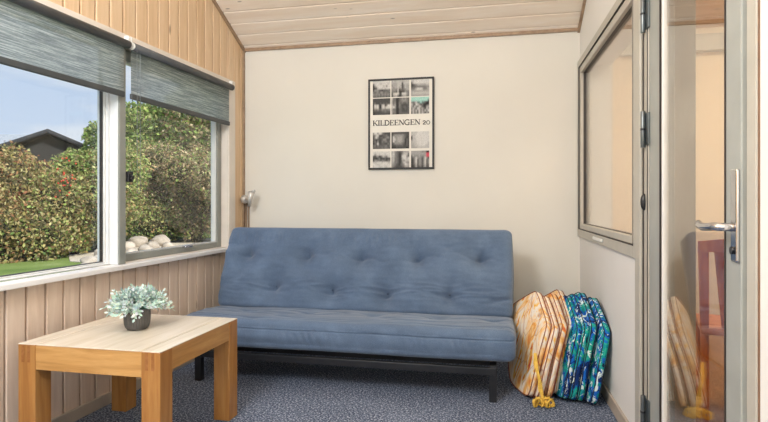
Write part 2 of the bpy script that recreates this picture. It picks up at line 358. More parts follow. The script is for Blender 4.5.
f = MB(RW); f.ball((1.735, -.01, 1.10), (.012, .016, .035)); f.build('buffer', MT['black'], d1, label='small dark door buffer')
# ------------------------------------------------------------------ house room beyond the right wall
MT['warm_wall'] = plain('warm_cream_wall', (236,220,194), .7, var=2, vs=2)
MT['house_floor'] = wood('house_floor_boards', (120,78,50), (150,104,70), (170,124,88), 'y', .4)
MT['orange_ceil'] = wood('pine_house_ceiling', (196,150,96), (216,174,118), (226,190,140), 'x', .5)
hx0, hx1, hy0, hy1 = .79, 4.6, .6, 5.9
f = MB(); f.box((hx0, hy0, -.12), (hx1, hy1, 0)); struct('floor_house', f, MT['house_floor'])
f = MB(); f.box((.79, hy1, 0), (hx1, hy1+.1, 4.2)); f.build('wall_house_back', MT['warm_wall'], kind='structure')
f = MB(); f.box((hx1, hy0, 0), (hx1+.1, hy1, 4.6)); struct('wall_house_right', f, MT['warm_wall'])
f = MB(); f.box((.9, hy0-.1, 0), (hx1, hy0, 4.6)); struct('wall_house_rear', f, MT['warm_wall'])
f = MB(); f.box((.70, 4.352, 0), (.79, hy1, 3.0)); struct('wall_house_left', f, MT['warm_wall'])
f = MB(); y = hy1 + .05
while y > hy0:
    y1 = y - .125; zf = lambda q: 2.80 + .36*(5.9 - q)
    f.prism([(.66, y, zf(y)), (.66, y1+.007, zf(y1+.007)), (.66, y1+.007, zf(y1+.007)+.03), (.66, y, zf(y)+.03)], (hx1-.66, 0, 0)); y = y1
f.prism([(.66, hy1+.05, 2.80), (.66, hy0-.1, 2.80+.36*5.4), (.66, hy0-.1, 2.9+.36*5.4), (.66, hy1+.05, 2.9)], (hx1-.66, 0, 0))
struct('ceiling_house', f, MT['orange_ceil'])
f = MB(); f.box((.79, hy1-.09, 2.56), (hx1, hy1, 2.72)); struct('trim_7', f, MT['frame_taupe'], bevel=.004)
# chair inside the house
MT['chair_wood'] = wood('reddish_chair_wood', (160,80,30), (206,114,46), (230,146,66), 'z', .3, knots=False)
CX, CY = 1.19, 2.98
ch = thing('dining_chair', 'reddish-brown wooden chair with slatted back seen through the glass door', 'chair', (CX, CY+.2, 0))
def CH(x, y, z):
    a = math.radians(-14); return (CX + x*math.cos(a) - y*math.sin(a), CY + x*math.sin(a) + y*math.cos(a), z)
s = MB(CH); s.box((-.21, .02, .43), (.21, .44, .465)); s.build('seat', MT['chair_wood'], ch, .012)
for sx in (-.19, .19):
    s = MB(CH); s.tube([(sx, .40, .43), (sx, .41, 0)], [.020, .015], 10); s.build('leg', MT['chair_wood'], ch)
    s = MB(CH); s.tube([(sx, .05, .44), (sx, -.03, 0)], [.020, .016], 10); s.build('leg', MT['chair_wood'], ch)
    s = MB(CH); s.prism([(sx-.02, .03, .44), (sx+.02, .03, .44), (sx*1.06+.024, -.05, .88), (sx*1.06-.024, -.05, .88)], (0, .024, 0)); s.build('back_post', MT['chair_wood'], ch, .006)
s = MB(CH); n = 12
top = [(-.225 + .45*i/n, -.052 - .02*math.cos(math.pi*(i/n-.5)), .905 + .022*math.sin(math.pi*i/n)) for i in range(n+1)]
bot = [(-.225 + .45*i/n, -.052 - .02*math.cos(math.pi*(i/n-.5)), .850 + .012*math.sin(math.pi*i/n)) for i in range(n+1)]
for i in range(n): s.prism([top[i], top[i+1], bot[i+1], bot[i]], (0, .022, 0))
s.build('top_rail', MT['chair_wood'], ch)
for sx in (-.13, -.045, .045, .13):
    s = MB(CH); s.prism([(sx*.8-.012, .04, .465), (sx*.8+.012, .04, .465), (sx+.027, -.055, .86), (sx-.027, -.055, .86)], (0, .014, 0)); s.build('back_slat', MT['chair_wood'], ch, .004)
# ------------------------------------------------------------------ poster on the back wall
PX0, PX1, PZ0, PZ1 = -1.008, -.492, 1.353, 2.057
po = thing('framed_poster', 'black-framed poster with twelve small photographs and the words KILDEENGEN 20', 'poster', (-.75, 4.2, PZ0))
f = MB(); fw = .014
f.box((PX0, 4.178, PZ0), (PX0+fw, 4.2, PZ1)); f.box((PX1-fw, 4.178, PZ0), (PX1, 4.2, PZ1)); f.box((PX0+fw, 4.178, PZ0), (PX1-fw, 4.2, PZ0+fw)); f.box((PX0+fw, 4.178, PZ1-fw), (PX1-fw, 4.2, PZ1)); f.build('frame', MT['poster_frame'], po, .002)
f = MB(); f.box((PX0+fw, 4.187, PZ0+fw), (PX1-fw, 4.195, PZ1-fw)); f.build('print_sheet', MT['poster_paper'], po)
tiles = [
 ["999999999999","489997999989","268999979599","134899898999","366643244455","545646645545","656564656565","545454545454"],
 ["787888878888","777788828888","677788726877","767787726877","666582545677","555381233655","389994299965","367742367755"],
 ["889999999999","489999999999","235677777788","344555555566","556899985567","777777777777","788888888888","777777777777"],
 ["333333333333","333333333334","353334343434","198931893599","388931897999","254644655556","233333445444","123333333332"],
 ["845224565654","745224566654","746225454454","857225433334","897225434434","745214433434","755214433334","745214444444"],
 ["aaaaaaaaaaaa","aaaaaaaaaaab","6468bbabb421","854986352112","748658742267","586498575286","685849575849","485749586475"],
 ["699699643333","458932344533","269634434564","342433466434","253623545535","144933443354","453544445535","444444545544"],
 ["333333333333","356666665433","396677765423","398677765243","396677765243","346666654243","333444443343","222333333323"],
 ["888899999999","888999999999","388999999999","388999999999","788899999999","788899999998","778889999988","777788888888"],
 ["999999999999","968989998999","425623686589","231352324233","366554554355","888999899988","999889999999","899988998899"],
 ["786543457777","796542368884","886542399964","785542389979","785542376888","775542368866","765432456987","654333345776"],
 ["777777766622","7777777777cc","4766676667cc","346966636963","236936636936","236936636936","235836636835","124734525734"]]
PAL = {'a': (.35,.62,.56), 'b': (.12,.2,.18), 'c': (.62,.08,.12)}
tx = [.036, .184, .338]; tz = [.016, .151, .416, .563]
k = 0
for r_ in range(4):
    for c_ in range(3):
        T = tiles[k]; k += 1; x0 = PX0 + tx[c_]; w = .140; z1 = PZ1 - tz[r_]; hh = .128; m_ = MB(); nx, nz = 12, 8
        SS = 3   # smooth the printed picture by interpolating between tone cells
        def tone(i, j):
            ch_ = T[min(7,max(0,j))][min(11,max(0,i))]
            if ch_ in PAL: return np.array(PAL[ch_])
            g = (int(ch_)/9)**2.2*.60 + .012; return np.array((g*1.0, g*.985, g*.95))
        for j in range(nz*SS):
            for i in range(nx*SS):
                fx, fz = (i+.5)/SS-.5, (j+.5)/SS-.5; i0, j0 = math.floor(fx), math.floor(fz); a, b = fx-i0, fz-j0
                cc = (tone(i0,j0)*(1-a)*(1-b) + tone(i0+1,j0)*a*(1-b) + tone(i0,j0+1)*(1-a)*b + tone(i0+1,j0+1)*a*b)*random.uniform(.85,1.12)
                xa, xb = x0 + w*i/nx/SS, x0 + w*(i+1)/nx/SS; za, zb = z1 - hh*j/nz/SS, z1 - hh*(j+1)/nz/SS
                m_.add([(xa,4.1855,za),(xb,4.1855,za),(xb,4.1855,zb),(xa,4.1855,zb)], [(0,1,2,3)]); m_.col.append(tuple(cc))
        m_.build('photograph', MT['print'], po)
# serif lettering
def ribbon(mb, pts, wd, ox, oz, sc):
    for (a, b) in zip(pts, pts[1:]):
        d = Vector((b[0]-a[0], b[1]-a[1])); 
        if d.length < 1e-6: continue
        n = Vector((-d.y, d.x)).normalized()*wd/2; e = d.normalized()*wd*.15
        q = [(a[0]-e.x+n.x, a[1]-e.y+n.y), (b[0]+e.x+n.x, b[1]+e.y+n.y), (b[0]+e.x-n.x, b[1]+e.y-n.y), (a[0]-e.x-n.x, a[1]-e.y-n.y)]
        mb.prism([(ox+p[0]*sc, 4.1865, oz+p[1]*sc) for p in q], (0, -.001, 0))
def arc(cx, cz, rx, rz, a0, a1, n=14): return [(cx+rx*math.cos(math.radians(a0+(a1-a0)*i/n)), cz+rz*math.sin(math.radians(a0+(a1-a0)*i/n))) for i in range(n+1)]
TK, TN, SF = .20, .085, .07
def stem(x, z0=0, z1=1): return [([(x,z0),(x,z1)], TK), ([(x-.15,z0+.02),(x+.15,z0+.02)], SF), ([(x-.15,z1-.02),(x+.15,z1-.02)], SF)]
G = {'K': (.86, stem(.18) + [([(.2,.42),(.72,.97)], TN), ([(.34,.55),(.78,.03)], TK*.9), ([(.58,.98),(.86,.98)], SF), ([(.62,.02),(.92,.02)], SF)]),
 'I': (.36, stem(.18)), 'L': (.68, stem(.18) + [([(.2,.02),(.66,.02)], SF*1.2), ([(.65,.0),(.65,.26)], TN)]),
 'D': (.88, stem(.18) + [(arc(.32,.5,.48,.48,90,-90,18), TK*.85), ([(.18,.98),(.34,.98)], SF), ([(.18,.02),(.34,.02)], SF)]),
 'E': (.74, stem(.18) + [([(.2,.98),(.66,.98)], SF*1.2), ([(.65,1),(.65,.76)], TN), ([(.2,.02),(.68,.02)], SF*1.2), ([(.68,0),(.68,.26)], TN), ([(.2,.52),(.5,.52)], SF*1.2), ([(.5,.4),(.5,.64)], TN)]),
 'N': (.9, [([(.16,0),(.16,.97)], TN), ([(.16,.98),(.74,.04)], TK), ([(.76,0),(.76,1)], TN), ([(.04,.02),(.3,.02)], SF), ([(.62,.98),(.9,.98)], SF), ([(.0,.98),(.2,.98)], SF)]),
 'G': (.92, [(arc(.5,.5,.44,.49,50,310,22), TK*.85), ([(.76,.98),(.76,.72)], TN), ([(.74,.02),(.74,.44)], TK*.8), ([(.58,.44),(.9,.44)], SF)]),
 ' ': (.34, []), '2': (.58, [(arc(.28,.5,.2,.2,170,-30,14), TN*1.6), ([(.45,.42),(.08,.04)], TN*1.8), ([(.06,.03),(.52,.03)], TK*.6)]), '0': (.64, [(arc(.32,.35,.26,.34,0,360,24), TK*.6)])}
txt = 'KILDEENGEN 20'; sc = .040; tot = sum(G[c][0] for c in txt); x = 0; wantw = .452; kx = wantw/(tot*sc)
for c in txt:
    tm = MB()
    for pts, wd in G[c][1]: ribbon(tm, [(p[0]*kx, p[1]) for p in pts], wd, PX0 + .034 + x, PZ1 - .362, sc)
    if tm.v: tm.build('letter', MT['ink'], po)
    x += G[c][0]*sc*kx
# ------------------------------------------------------------------ corner lamp
lp = thing('wall_lamp', 'small chrome wall spotlight in the corner above the blue sofa', 'wall lamp', (-2.03, 4.19, 1.05))
f = MB(); f.ball((-2.03, 4.14, 1.122), .035, 20); f.tube([(-2.02, 4.15, 1.122), (-2.02, 4.199, 1.122)], .03, 16); f.build('lamp_base', MT['nickel'], lp)
f = MB(); f.tube([(-2.0, 4.10, 1.122), (-1.965, 4.075, 1.12), (-1.945, 4.06, 1.115)], .010, 10); f.build('arm', MT['nickel'], lp)
f = MB(); f.tube([(-1.955, 4.07, 1.065), (-1.945, 4.06, 1.11), (-1.928, 4.05, 1.18)], [.011, .016, .028], 18); f.tube([(-1.93, 4.051, 1.172), (-1.895, 4.042, 1.19)], [.014,.010], 10); f.build('lamp_head', MT['nickel'], lp)
f = MB(); f.tube([(-2.04, 4.186, 1.09), (-2.04, 4.186, .07)], .008, 10); f.build('cable_pipe', MT['copper'], lp)
f = MB(); f.tube([(-2.018, 4.188, 1.09), (-2.018, 4.188, .07)], .006, 10); f.build('cable_pipe', MT['copper'], lp)
# ------------------------------------------------------------------ coffee table
TX0, TX1, TY0, TY1, TH = -2.003, -1.328, 1.965, 2.625, .50
tb = thing('coffee_table', 'square oak coffee table standing under the garden window', 'coffee table', ((TX0+TX1)/2, (TY0+TY1)/2, 0))
lg = .086
f = MB(); g = .0024
xs = [TX0, TX0+lg, TX1-lg, TX1]
for a, b in zip(xs, xs[1:]): f.box((a+(g if a > TX0 else 0), TY0, TH-.004), (b-(g if b < TX1 else 0), TY1, TH))
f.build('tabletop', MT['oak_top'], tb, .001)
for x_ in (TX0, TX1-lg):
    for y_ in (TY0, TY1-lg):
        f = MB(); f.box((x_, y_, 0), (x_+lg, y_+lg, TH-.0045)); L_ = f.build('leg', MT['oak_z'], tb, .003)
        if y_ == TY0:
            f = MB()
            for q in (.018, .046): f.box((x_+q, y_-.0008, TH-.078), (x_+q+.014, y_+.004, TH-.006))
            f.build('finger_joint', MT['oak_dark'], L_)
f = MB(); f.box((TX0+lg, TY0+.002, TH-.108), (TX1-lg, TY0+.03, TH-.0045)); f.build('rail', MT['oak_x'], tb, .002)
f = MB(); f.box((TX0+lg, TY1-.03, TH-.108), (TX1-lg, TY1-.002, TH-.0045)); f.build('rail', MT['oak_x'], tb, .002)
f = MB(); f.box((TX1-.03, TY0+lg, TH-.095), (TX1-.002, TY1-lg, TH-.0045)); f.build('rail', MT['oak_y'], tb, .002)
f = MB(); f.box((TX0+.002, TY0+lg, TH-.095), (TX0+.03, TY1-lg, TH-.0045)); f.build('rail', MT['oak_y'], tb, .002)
# ------------------------------------------------------------------ potted plant
PC = (-1.676, 2.30, TH)
pp = thing('potted_plant', 'mint-green bushy plant in a dark ribbed pot on the coffee table', 'potted plant', PC)
MT['pot'] = plain('dark_grey_ceramic', (84,82,80), .55, var=5, vs=30)
rib = lambda a, z: (.03*math.cos(a*30) if .014 < z < .072 else 0)
prof = [(.001,0), (.034,0), (.046,.004), (.053,.014), (.056,.03), (.0575,.06), (.058,.071), (.058,.098), (.0565,.1), (.053,.099), (.052,.088), (.001,.086)]
f = MB(); f.lathe(prof, PC, 288, rib); f.build('pot', MT['pot'], pp)
f = MB(); f.lathe([(.001,.091), (.052,.089)], PC, 24); f.build('soil', plain('potting_soil', (50,38,30), .95, var=10, vs=80), pp)
fo = MB(); stm = MB(); c0 = Vector(PC) + Vector((0,0,.085))
for i in range(150):
    az = random.uniform(0, 2*math.pi); el = math.radians(random.choice([random.uniform(-8,30), random.uniform(15,85)])); L0 = random.uniform(.09,.142)*(1.0 - .40*max(0,math.sin(el)))
    d = Vector((math.cos(az)*math.cos(el), math.sin(az)*math.cos(el), math.sin(el)))
    p0 = c0 + Vector((math.cos(az),math.sin(az),0))*random.uniform(.0,.03)*(1 if el<1 else .5); sag = Vector((0,0,-.02 if el < .5 else 0))
    pts = [p0 + d*L0*t + Vector((0,0,.03*math.sin(t*math.pi*.6))) + sag*t*t for t in (0,.33,.66,1)]
    stm.tube(pts, [.0016,.0014,.0012,.0008], 5)
    nl = 12
    for k in range(nl):
        t = .38 + .62*k/(nl-1); P = p0 + d*L0*t + Vector((0,0,.03*math.sin(t*math.pi*.6))) + sag*t*t
        a1 = k*2.4 + az; side = d.orthogonal().normalized(); side = Matrix.Rotation(a1, 3, d) @ side
        ld = (side*.85 + d*(.35 + .9*(k/(nl-1)))).normalized(); ll = random.uniform(.017,.026); wv = ld.cross(d).normalized() if ld.cross(d).length > .01 else side
        wd = ll*.24; up_ = ld.cross(wv).normalized()*ll*.08
        ps = [P, P+ld*ll*.35+wv*wd, P+ld*ll*.75+wv*wd*.85, P+ld*ll, P+ld*ll*.75-wv*wd*.85, P+ld*ll*.35-wv*wd, P+ld*ll*.5+up_]
        fo.add([tuple(q) for q in ps], [(0,1,6),(1,2,6),(2,3,6),(3,4,6),(4,5,6),(5,0,6)], True)
        v = random.uniform(0,1); cc = (.52+.32*v, .70+.22*v, .65+.22*v); cc = tuple(q*random.uniform(.85,1.05) for q in cc); fo.col += [cc]*6
stm.build('stems', plain('green_stem', (96,140,120), .6), pp)
fo.build('foliage', MT['mint_leaf'], pp)
# ------------------------------------------------------------------ futon sofa
so = thing('futon_sofa', 'blue tufted futon sofa on black metal legs against the back wall', 'sofa', (-.91, 3.5, 0))
def pad(name, x0, x1, sec, disp, mat, Nx=360, rend=.05, parent=None):
    # sec: list of (point (y,z), normal (y,z), tag t) around; swept along X with rounded ends
    n = len(sec); vs = []; cy = sum(p[0][0] for p in sec)/n; cz = sum(p[0][1] for p in sec)/n
    xsv = []
    for i in range(8): a = math.pi/2*i/8; xsv.append((x0 + rend*(1-math.sin(a)) if 0 else x0 + rend*(1-math.cos(a)), rend*(1-math.sin(a))))
    xsv += [(x0+rend + (x1-x0-2*rend)*i/Nx, 0) for i in range(Nx+1)]
    for i in range(7,-1,-1): a = math.pi/2*i/8; xsv.append((x1 - rend*(1-math.cos(a)), rend*(1-math.sin(a))))
    for (X, ins) in xsv:
        for (p, nn, tg) in sec:
            dd = disp(X, p, tg) - ins*.75; q = (p[0] + nn[0]*dd, p[1] + nn[1]*dd)
            ex = .012*math.sin((p[1])*23)*(1 if X > (x0+x1)/2 else -1)*(.3 if ins == 0 else 1)*0
            vs.append((X+ex, q[0], q[1]))
    fs = []; m_ = len(xsv)
    for i in range(m_-1):
        for k in range(n): fs.append((i*n+k, i*n+(k+1)%n, (i+1)*n+(k+1)%n, (i+1)*n+k))
    mb = MB(); mb.add(vs, fs, True)
    # caps: shrink rings to centre
    for base, xx, sg in ((0, x0, -1), ((m_-1)*n, x1, 1)):
        prev = [base+k for k in range(n)]; c0 = Vector((0, 0, 0))
        ring0 = [Vector(mb.v[b]) for b in prev]; c0 = sum(ring0, Vector())/n
        for s_ in (.8, .5, .2):
            st = len(mb.v); mb.v += [tuple(c0 + (q-c0)*s_ + Vector((sg*.012*(1-s_),0,0))) for q in ring0]; new = list(range(st, st+n))
            for k in range(n): mb.f.append((prev[k], prev[(k+1)%n], new[(k+1)%n], new[k])); mb.sm.append(True)
            prev = new
        mb.f.append(tuple(prev)); mb.sm.append(True)
    return mb.build(name, mat, parent)
def rrect(corners, r, N=30, dens=None):
    # rounded polygon in (y,z), counterclockwise list; returns (p, n, (edge index, t))
    out = []; n = len(corners); cs_ = [Vector(c) for c in corners]
    for i in range(n):
        a, b, c = cs_[i-1], cs_[i], cs_[(i+1)%n]; d1_ = (b-a).normalized(); d2_ = (c-b).normalized()
        n1 = Vector((d1_.y, -d1_.x)); n2 = Vector((d2_.y, -d2_.x)); rr = r[i] if isinstance(r, (list,tuple)) else r
        ang = d1_.angle(d2_); tl = rr*math.tan(ang/2); cen = b - d1_*tl - n1*rr
        for k in range(9):
            t = k/8; nv = n1.slerp(n2, t); out.append((tuple(cen+nv*rr), tuple(nv), ('c', i, t)))
        rr2 = r[(i+1)%n] if isinstance(r,(list,tuple)) else r; d3 = (cs_[(i+2)%n]-c).normalized(); tl2 = rr2*math.tan(d2_.angle(d3)/2)
        s0 = b + d2_*tl; s1 = c - d2_*tl2; M_ = dens[i] if dens else N
        for k in range(1, M_): t = k/M_; out.append((tuple(s0.lerp(s1, t)), tuple(n2), ('e', i, t)))
    return out
SX0, SX1 = -1.925, .078
fb, ft = Vector((3.48, .385)), Vector((3.71, .925))     # backrest front face, bottom and top
tk = .165; nrm = Vector((-(ft-fb).y, (ft-fb).x)).normalized()   # towards the viewer / up
if nrm.x > 0: nrm = -nrm
b1, b2 = fb - nrm*tk, ft - nrm*tk*1.0
# counterclockwise in (y,z) with outward normals (d.y,-d.x): front-top -> front-bottom ... check orientation
sec_b = rrect([tuple(ft), tuple(fb), tuple(b1), tuple(b2)], [.032,.03,.04,.04], dens=[110, 14, 20, 16])
def ray_at_plane(px, py):
    f_ = 550.; a = math.atan(116/550.); k = (px-384)/f_
    r_ = Vector((-math.sin(a)+math.cos(a)*k, math.cos(a)+math.sin(a)*k, -(py-202)/f_))
    D = (ft-fb); # plane: cross product in (y,z)
    t = ((fb.x)*D.y - (fb.y-H)*D.x)/(r_.y*D.y - r_.z*D.x)
    return r_.x*t, H + r_.z*t
tufts = [ray_at_plane(*p) for p in ((247.5,254),(306,256),(361,258),(418,259),(481,259),(273,287),(330,291),(386,295),(449,296))]
def nz(x, y, z=0, s=1.0): return noise.noise(Vector((x*s, y*s, z*s)))
def d_back(X, p, tg):
    kind, e, t = tg; z = p[1]; d = 0
    if (kind == 'e' and e == 0) or kind == 'c' and e in (0, 1):
        wz = max(0, min(1, (z-.39)/.05))*max(0, min(1, (.93-z)/.05))
        for i, (tx_, tz_) in enumerate(tufts):
            dx, dz = X-tx_, z-tz_; r2 = dx*dx+dz*dz
            if r2 > .12: continue
            d -= .034*math.exp(-r2/.0014) + .050*math.exp(-r2/.010)
            sg = 1 if i % 2 else -1; sl_ = .12*sg
            d -= .011*math.exp(-((dz - sl_*dx - .01*math.sin(dx*30))/.012)**2)*math.exp(-abs(dx)/.09)
            d -= .006*math.exp(-((dx - .3*dz)/.012)**2)*math.exp(-abs(dz)/.05)*(1 if dz > 0 else .3)
        d += .034*(1-abs(2*((z-.39)/.53)-1)**2.2)*1.0
        d += .004*nz(X, z, 1, 7) + .0025*nz(X*1.5, z*5, 3, 8)*wz
        lf_ = max(0, 1-(X-SX0)/.28); d += .012*lf_*math.sin((z*1.0 - (X-SX0)*.55)*48 + 5*nz(X,z,5,5))*(.4+abs(nz(X,z,1,4)))*(1 if z < .8 else .2)*wz
        lo_ = math.exp(-((z-.52)/.05)**2); d -= .022*lo_*abs(nz(X*.8, z*6, 9, 5))
        rt_ = math.exp(-((X-.0)/.10)**2); d -= .018*rt_*math.exp(-((z-.50-.25*(X-.08)-.0)/.014)**2)
        tp = max(0, 1-abs(z-.84)/.06); d += .0022*tp*math.sin(X*150+nz(X,0,0,8)*5)*max(0,nz(X,2,0,2.2)+.15)*3
        d *= wz*.9+.1
    else: d = .004*nz(X, z, 2, 5)
    return d
pad('backrest_cushion', SX0, SX1, sec_b, d_back, MT['cotton'], parent=so, Nx=420)
sec_s = rrect([(3.025,.405), (3.015,.235), (3.60,.215), (3.60,.382)], [.045,.035,.03,.03], dens=[34, 24, 14, 70])
def d_seat(X, p, tg):
    kind, e, t = tg; y, z = p; d = 0
    if kind == 'e' and e == 3 or kind == 'c' and e == 0:
        wy = max(0,min(1,(y-3.03)/.05))*max(0,min(1,(3.56-y)/.08))
        d += .012*math.sin(math.pi*max(0,min(1,(y-3.02)/.5)))*wy
        for tx_ in (-1.62,-1.2,-.78,-.36,.0-.04):
            r2 = (X-tx_)**2 + (y-3.34)**2; d -= (.018*math.exp(-r2/.003) + .010*math.exp(-r2/.014))
        d += .004*nz(X*.7, y*3, 4, 6)*wy - .007*max(0, 1-abs(nz(X*.35, y*1.6, 7, 5))*8)*wy
        d += .006*nz(X, y, 8, 2.2)
        d -= .006*math.exp(-((y-3.085)/.006)**2)
    if kind == 'e' and e == 0:
        d += .006*nz(X*1.0, z*3, 4, 6) + .010*math.sin(math.pi*t)
        d -= .007*math.exp(-((z-.352-.004*nz(X,0,0,2))/.0045)**2)
        w_ = math.exp(-((X+1.05)/.16)**2) + .5*math.exp(-((X+.3)/.3)**2); d += .0028*math.sin(X*130+z*40+3*nz(X,z,0,9))*w_*max(0, 1-abs(z-.33)/.07)
    return d + .004*nz(X, 0, 3, 1.8)
pad('seat_cushion', SX0-.005, SX1+.005, sec_s, d_seat, MT['cotton'], parent=so, Nx=420)
for (tx_, tz_) in tufts:
    tt = (tz_-fb.y)/(ft.y-fb.y); yy = fb.x + (ft.x-fb.x)*tt
    f = MB(); f.ball((tx_, yy+.062, tz_-.004), (.007,.005,.007), 10); f.build('tuft', MT['cotton_dark'], so)
fm = MB()
fm.box((-1.80, 3.16, .175), (-.03, 3.20, .225)); fm.box((-1.80, 3.60, .175), (-.03, 3.64, .225)); fm.box((-1.2, 3.16, .18), (-1.17, 3.62, .215)); fm.box((-.62, 3.16, .18), (-.59, 3.62, .215))
for x_ in (-1.82, -.038): fm.box((x_-.02, 3.08, .155), (x_+.02, 3.92, .20))
fm.build('frame', MT['black_metal'], so, .003)
fr = MB(); fr.box((-1.84, 3.07, .148), (-.02, 3.10, .188)); fr.build('front_rail', MT['black_metal'], so, .003)
fs_ = MB(); n_ = 14
for i in range(n_): x_ = -1.7 + 1.6*i/(n_-1); fs_.box((x_-.03, 3.10, .215), (x_+.03, 3.62, .224))
fs_.build('slats', MT['black'], so)
for x_ in (-1.82, -.038):
    for y_ in (3.095, 3.90):
        f = MB(); f.box((x_-.021, y_-.021, 0), (x_+.021, y_+.021, .19)); f.build('leg', MT['black_metal'], so, .003)
    f = MB(); f.prism([(x_-.015, 3.60, .19), (x_+.015, 3.60, .19), (x_+.015, 3.93, .80), (x_-.015, 3.93, .80)], (0, .035, 0)); f.build('back_support', MT['black_metal'], so)
# ------------------------------------------------------------------ garden-chair cushions
def fabric_yellow():
    m = M('floral_yellow_fabric', rough=.8, spec=.2); v = m.co((6,6,2.4), src='pos'); n = m.noise(v, 1.5, 3, .55, 1.6); n2 = m.noise(v, 4.2, 3, .6, 2.0)
    c = m.ramp(n, [(.30, (226,136,70)), (.38, (244,190,110)), (.45, (246,220,184)), (.55, (242,234,224)), (.61, (246,196,84)), (.66, (226,120,74)), (.74, (196,64,70))])
    c = m.mix(m.ramp(n2, [(.28, (1,1,1,1)), (.31, (0,0,0,1))]), c, srgb(190,50,84)); c = m.mix(m.ramp(n2, [(.66, (0,0,0,1)), (.69, (1,1,1,1))]), c, srgb(238,176,64))
    l = m.nd('ShaderNodeTexVoronoi', feature='DISTANCE_TO_EDGE', Scale=2.3); m.l.new(v, l.inputs['Vector']); c = m.mix(m.ramp(l.outputs['Distance'], [(.01, (.5,.5,.5,1)), (.03, (0,0,0,1))]), c, srgb(180,110,80))
    m.base(c); return m.m
def fabric_teal():
    m = M('leafy_teal_fabric', rough=.75, spec=.2); v = m.co((6,6,3.4), src='pos')
    w = m.noise(v, 2.0, 2, .5, 0); n = m.noise(m.co((6,6,3.4), (0.3,.5,.9), src='pos'), 1.7, 3, .5, 1.8); n2 = m.noise(m.co((9,9,5), (0,.8,.3), src='pos'), 2.0, 3, .6, 2.4)
    c = m.ramp(n, [(.34, (18,50,110)), (.41, (28,104,196)), (.48, (22,150,156)), (.57, (44,176,152)), (.63, (30,120,204)), (.70, (20,70,130))], 'CONSTANT')
    c = m.mix(m.ramp(n2, [(.57, (0,0,0,1)), (.59, (1,1,1,1))]), c, srgb(222,238,236)); c = m.mix(m.ramp(n2, [(.34, (1,1,1,1)), (.36, (0,0,0,1))]), c, srgb(22,40,74))
    m.base(c); return m.m
MT['yel'] = fabric_yellow(); MT['teal'] = fabric_teal()
MT['pipe_y'] = plain('rust_piping', (148,84,58), .8, var=14, vs=50); MT['pipe_t'] = plain('navy_piping', (14,30,48), .8, var=8, vs=50); MT['tie'] = plain('yellow_tie_ribbon', (222,180,74), .75, var=16, vs=60, bump=.3)
POLY = [(.03,0), (.0,.045), (.0,.405), (.05,.445), (.27,.565), (.31,.565), (.53,.44), (.58,.39), (.44,.21), (.34,.06), (.27,0)]
def outline(n=96):
    # resample rounded outline
    P = [Vector(p) for p in POLY]
    for it in range(2):
        Q = []
        for i in range(len(P)): a, b = P[i], P[(i+1)%len(P)]; Q += [a.lerp(b,.22), a.lerp(b,.78)]
        P = Q
    seg = [(P[(i+1)%len(P)]-P[i]).length for i in range(len(P))]; tot = sum(seg); out = []
    for k in range(n):
        s_ = tot*k/n; i = 0
        while s_ > seg[i]: s_ -= seg[i]; i += 1
        out.append(P[i].lerp(P[(i+1)%len(P)], s_/seg[i]))
    return out
OUT = outline()
ylab = ['leftmost cream and orange floral cushion, with the yellow tie, beside the blue sofa', 'second floral cushion from the sofa in the row leaning on the wall', 'third floral cushion from the sofa in the row leaning on the wall', 'rightmost orange floral cushion, touching the teal patterned cushions']
tlab = ['leftmost teal and blue patterned cushion, next to the orange floral ones', 'second teal leaf patterned cushion from the floral ones', 'third teal leaf patterned cushion from the floral ones', 'rightmost teal and blue patterned cushion, leaning against the white right wall']
XS = [.152, .200, .245, .290, .334, .374, .411, .470]; YS = [3.125, 3.11, 3.13, 3.20, 3.13, 3.12, 3.115, 3.085]
